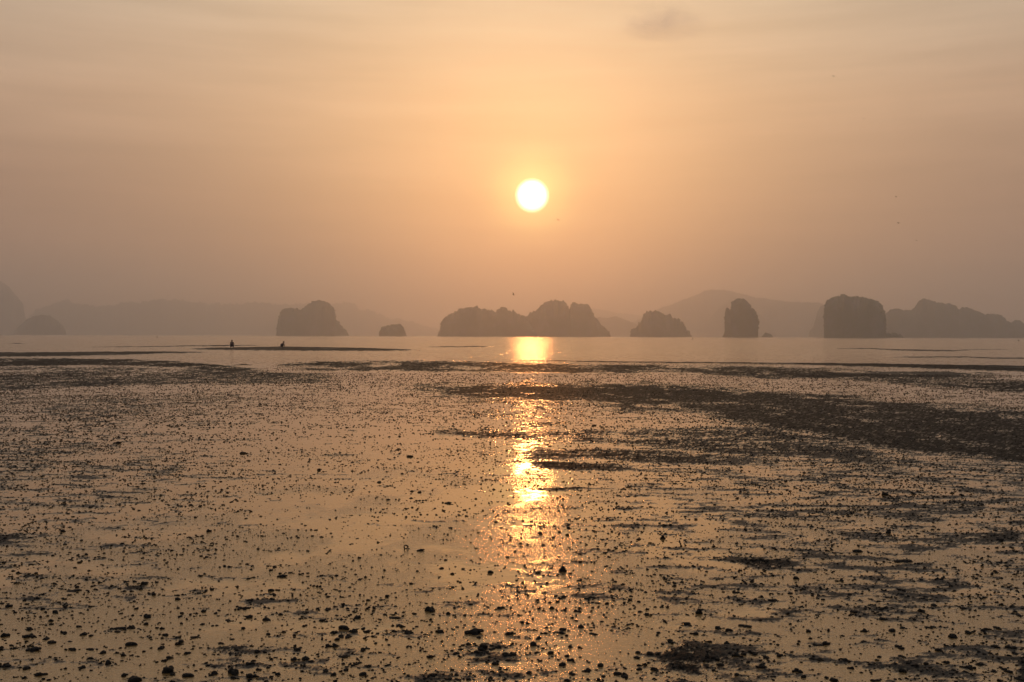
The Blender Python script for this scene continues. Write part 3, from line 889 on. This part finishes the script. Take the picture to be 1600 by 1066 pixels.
def squatter(loc, rz, label, lean, reach, head_drop=0.0):
    """A person squatting on their heels; +Y is forward. lean = how far the back bends forward (radians)."""
    root = empty("person", loc, rz)
    tag(root, label, "person", "people digging on the sand bar")
    hip = (0, -0.12, 0.27)
    def spine(d):
        return (0, hip[1] + math.sin(lean) * d, hip[2] + math.cos(lean) * d)
    waist, chest, neck = spine(.18), spine(.36), spine(.50)
    hl = lean * 0.6 + head_drop
    head = (0, neck[1] + math.sin(hl) * .13, neck[2] + math.cos(hl) * .13)
    crown = (0, head[1] + math.sin(hl) * .09, head[2] + math.cos(hl) * .09)
    J = [(*hip, .13), (*waist, .125), (*chest, .145), (*neck, .055), (*head, .085), (*crown, .075)]
    B = [(0, 1), (1, 2), (2, 3), (3, 4), (4, 5)]
    for s in (-1, 1):
        n = len(J)
        sh = spine(.44)
        J += [(s * .10, hip[1] + .02, hip[2], .10), (s * .20, .26, .42, .068), (s * .17, .06, .09, .045), (s * .18, .19, .035, .035)]
        B += [(0, n), (n, n + 1), (n + 1, n + 2), (n + 2, n + 3)]
        m = len(J)
        hy, hz = reach if s > 0 else (reach[0] - .05, reach[1] + .05)
        J += [(s * .18, sh[1], sh[2], .055), (s * .24, (sh[1] + hy) / 2 + .03, (sh[2] + hz) / 2 + .04, .042), (s * .12, hy, hz, .030), (s * .10, hy + .09, hz - .02, .026)]
        B += [(2, m), (m, m + 1), (m + 1, m + 2), (m + 2, m + 3)]
    skin_mesh("body", J, B, M_SKIN, root)
    back = (0, head[1] - .02, head[2] + .015)
    skin_mesh("hair", [(*back, .092), (0, crown[1] - .015, crown[2] + .005, .082), (0, head[1] - .07, head[2] - .05, .06)], [(0, 1), (0, 2)], M_HAIR, root)
    sh = spine(.43)
    SJ = [(0, hip[1] - .02, hip[2] + .02, .205), (*waist, .180), (*chest, .165), (*spine(.46), .09)]
    SB = [(0, 1), (1, 2), (2, 3)]
    for s in (-1, 1):
        n = len(SJ)
        SJ += [(s * .15, sh[1], sh[2] - .02, .072), (s * .205, sh[1] + .06, sh[2] - .12, .068)]
        SB += [(2, n), (n, n + 1)]
    skin_mesh("shirt", SJ, SB, M_SHIRT, root)
    TJ = [(0, hip[1] - .02, hip[2] - .01, .155)]
    TB = []
    for s in (-1, 1):
        n = len(TJ)
        TJ += [(s * .11, hip[1] + .04, hip[2], .125), (s * .19, .25, .42, .095), (s * .165, .09, .13, .085)]
        TB += [(0, n), (n, n + 1), (n + 1, n + 2)]
    skin_mesh("trousers", TJ, TB, M_TROUSERS, root)
    return root

def bar_z(x, y):
    a = np.array([[x]]); b = np.array([[y]])
    return float(max(mud_height(a, b, np.array([[2.0]]))[0, 0], 0.0))

x1, y1 = ground(362.5, 543.9)
squatter((x1, y1, bar_z(x1, y1) - 0.01), R(12), "small upright figure squatting at the left end of the sand bar", 0.18, (0.30, 0.22))
x2, y2 = ground(440.5, 543.4)
squatter((x2, y2, bar_z(x2, y2) - 0.01), R(-80), "small figure bent low over the middle of the sand bar", 0.85, (0.42, 0.07), -0.55)

# ------------------------------------------------------------------ birds
def bird_mesh(seed):
    r = random.Random(seed)
    bm = bmesh.new()
    prof = [(-.13, .004), (-.09, .014), (-.03, .032), (.04, .034), (.09, .022), (.115, .020), (.135, .008), (.155, .002)]
    rings = []
    for x, rad in prof:
        rings.append([bm.verts.new((x, rad * math.cos(a), rad * .9 * math.sin(a))) for a in [k * math.pi / 4 for k in range(8)]])
    for a, b2 in zip(rings, rings[1:]):
        for k in range(8):
            bm.faces.new((a[k], a[(k + 1) % 8], b2[(k + 1) % 8], b2[k]))
    bm.faces.new(rings[0][::-1]); bm.faces.new(rings[-1])
    for sx in (-1, 1):                                             # wings with an elbow, and the tail fan
        lift = r.uniform(.05, .7)
        sec = [(0.02, .055, -.045, .02), (0.11, .05, -.05, .02 + .09 * lift), (0.20, .02, -.055, .02 + .12 * lift), (0.29, -.04, -.065, .02 + .10 * lift)]
        up_ = []; dn_ = []
        for d, xf, xb, z in sec:
            th = .008 * (1 - d / .33)
            up_.append((bm.verts.new((xf, sx * d, z + th)), bm.verts.new((xb, sx * d, z + th * .4))))
            dn_.append((bm.verts.new((xf, sx * d, z - th)), bm.verts.new((xb, sx * d, z - th * .4))))
        for k in range(3):
            bm.faces.new((up_[k][0], up_[k][1], up_[k + 1][1], up_[k + 1][0]))
            bm.faces.new((dn_[k][0], dn_[k + 1][0], dn_[k + 1][1], dn_[k][1]))
            bm.faces.new((up_[k][0], up_[k + 1][0], dn_[k + 1][0], dn_[k][0]))
            bm.faces.new((up_[k][1], dn_[k][1], dn_[k + 1][1], up_[k + 1][1]))
    tl = [bm.verts.new(p) for p in ((-.10, -.012, .004), (-.10, .012, .004), (-.20, .035, .002), (-.20, -.035, .002), (-.10, 0, -.006), (-.2, 0, -.004))]
    bm.faces.new((tl[0], tl[1], tl[2], tl[3])); bm.faces.new((tl[4], tl[0], tl[3], tl[5])); bm.faces.new((tl[1], tl[4], tl[5], tl[2]))
    bmesh.ops.recalc_face_normals(bm, faces=bm.faces)
    me = bpy.data.meshes.new("bird"); bm.to_mesh(me); bm.free()
    me.materials.append(M_BIRD)
    return me

bird_meshes = [bird_mesh(q) for q in range(3)]
BIRDS = [(802, 460, 75, 20, 60, "small dark bird flying low over the hump-backed island"),
         (871.5, 344, 115, 60, 20, "tiny bird speck just below and right of the sun"),
         (684.5, 278, 120, 100, 15, "tiny bird speck alone in the sky left of the sun"),
         (1300.5, 120, 120, 40, 25, "highest of the tiny bird specks, below and right of the cloud"),
         (1348, 186, 140, 80, 10, "second highest tiny bird speck on the right side of the sky"),
         (1399, 308, 150, 130, 10, "tiny bird speck right above another one over the darkest island"),
         (1403, 349, 115, 30, 20, "tiny bird speck below another one, over the darkest island"),
         (1431, 376, 130, 70, 15, "lowest tiny bird speck above the many-humped island range")]
for q, (px, py, d, yaw, roll, lab) in enumerate(BIRDS):
    o = link("bird", bird_meshes[q % 3])
    o.location = ((px - 800) / F_PX * d, d, H_EYE + (y_horizon(px) - py) / F_PX * d)
    o.rotation_euler = (R(roll), R(-10), R(yaw))
    o.scale = (0.5, 0.5, 0.5) if q == 0 else (0.8, 0.8, 0.8)
    tag(o, lab, "bird", "birds in the evening sky")

# ------------------------------------------------------------------ floats on the sea
def lathe(bm, prof, seg=10):
    rings = [[bm.verts.new((rr * math.cos(2 * math.pi * k / seg), rr * math.sin(2 * math.pi * k / seg), z)) for k in range(seg)] for rr, z in prof]
    for a, b2 in zip(rings, rings[1:]):
        for k in range(seg):
            bm.faces.new((a[k], a[(k + 1) % seg], b2[(k + 1) % seg], b2[k]))
    bm.faces.new(rings[0][::-1]); bm.faces.new(rings[-1])
bm = bmesh.new()
lathe(bm, [(.10, -.25), (.32, -.12), (.42, .06), (.36, .26), (.20, .40), (.10, .44), (.07, .62), (.05, 1.0), (.12, 1.02), (.12, 1.14), (.03, 1.16)])
me_buoy = bpy.data.meshes.new("buoy"); bm.to_mesh(me_buoy); bm.free()
me_buoy.materials.append(M_BUOY)
for px, py, s, lab in ((1082, 530.4, .85, "small dark float on the sea in front of the lopsided craggy island"),
                       (962, 531.6, .55, "small dark float on the sea right of the sun's glare"),
                       (1591.5, 533.0, .9, "small dark float on the sea at the right edge"),
                       (245.5, 527.6, .9, "small dark float far out on the sea left of the diggers")):
    o = link("buoy", me_buoy)
    x, y = ground(px, py)
    o.location = (x, y, 0)
    sc = s * min(y, 700) / 500
    o.scale = (sc, sc, sc)
    o.rotation_euler = (R(8), R(5), 0)
    tag(o, lab, "buoy", "floats on the sea")

# ------------------------------------------------------------------ cloud and haze
M_CLOUD, g = new_mat("cloud_material")
tc = g.node('ShaderNodeTexCoord').outputs['Object']
ln = g.v('LENGTH', g.v('MULTIPLY', tc, (2.0, 2.0, 2.0)))
nz = g.noise(g.v('MULTIPLY', tc, (2.4, 2.4, 1.5)), 1.6, 5.0, 0.62)
dens = g.m('MULTIPLY', g.rng(ln, 1.0, 0.25, 0.0, 1.0), g.rng(nz, 0.36, 0.72, 0.0, 1.0))
pv = g.node('ShaderNodeVolumePrincipled')
pv.inputs['Color'].default_value = (0.86, 0.76, 0.72, 1.0)
g.put(pv.inputs['Density'], g.m('MULTIPLY', dens, 0.0022))
finish(g, None, pv.outputs[0])
def cloud_mesh():
    """A low wide bank of vapour: a lumpy rounded body, flatter below."""
    v, f = ico(4)
    d = np.sin(v @ np.array([3.1, 1.0, 2.0])) * np.cos(v @ np.array([-1.2, 3.4, 1.1])) * 0.06
    v = v * (0.5 + d * 0.5)[:, None]
    v[:, 2] = np.where(v[:, 2] < 0, v[:, 2] * 0.75, v[:, 2])
    return np_mesh("cloud", v, f, M_CLOUD, True)
cl = link("cloud", cloud_mesh())
d = 12500.0
cl.location = ((1032 - 800) / F_PX * d, d, H_EYE + (y_horizon(1032) - 38) / F_PX * d)
cl.scale = (1350, 900, 580)
cl.rotation_euler = (0, R(4), 0)
tag(cl, "single small wispy dusky cloud high to the right of the sun", "cloud", None, "thing")


M_HAZE, g = new_mat("haze_material")
pv = g.node('ShaderNodeVolumePrincipled')
pv.inputs['Color'].default_value = (0.93, 0.95, 1.0, 1.0)
pv.inputs['Density'].default_value = 0.00037
pv.inputs['Anisotropy'].default_value = 0.83
finish(g, None, pv.outputs[0])
bm = bmesh.new()
bmesh.ops.create_cube(bm, size=1.0)
me = bpy.data.meshes.new("haze"); bm.to_mesh(me); bm.free()
me.materials.append(M_HAZE)
hz = link("haze", me)
x0, x1_, y0, y1_, z0, z1 = -7500, 7500, -500, 9500, -3.5, 480
hz.location = ((x0 + x1_) / 2, (y0 + y1_) / 2, (z0 + z1) / 2)
hz.scale = (x1_ - x0, y1_ - y0, z1 - z0)
tag(hz, "warm evening haze lying over the sea and the flat", None, None, "stuff")
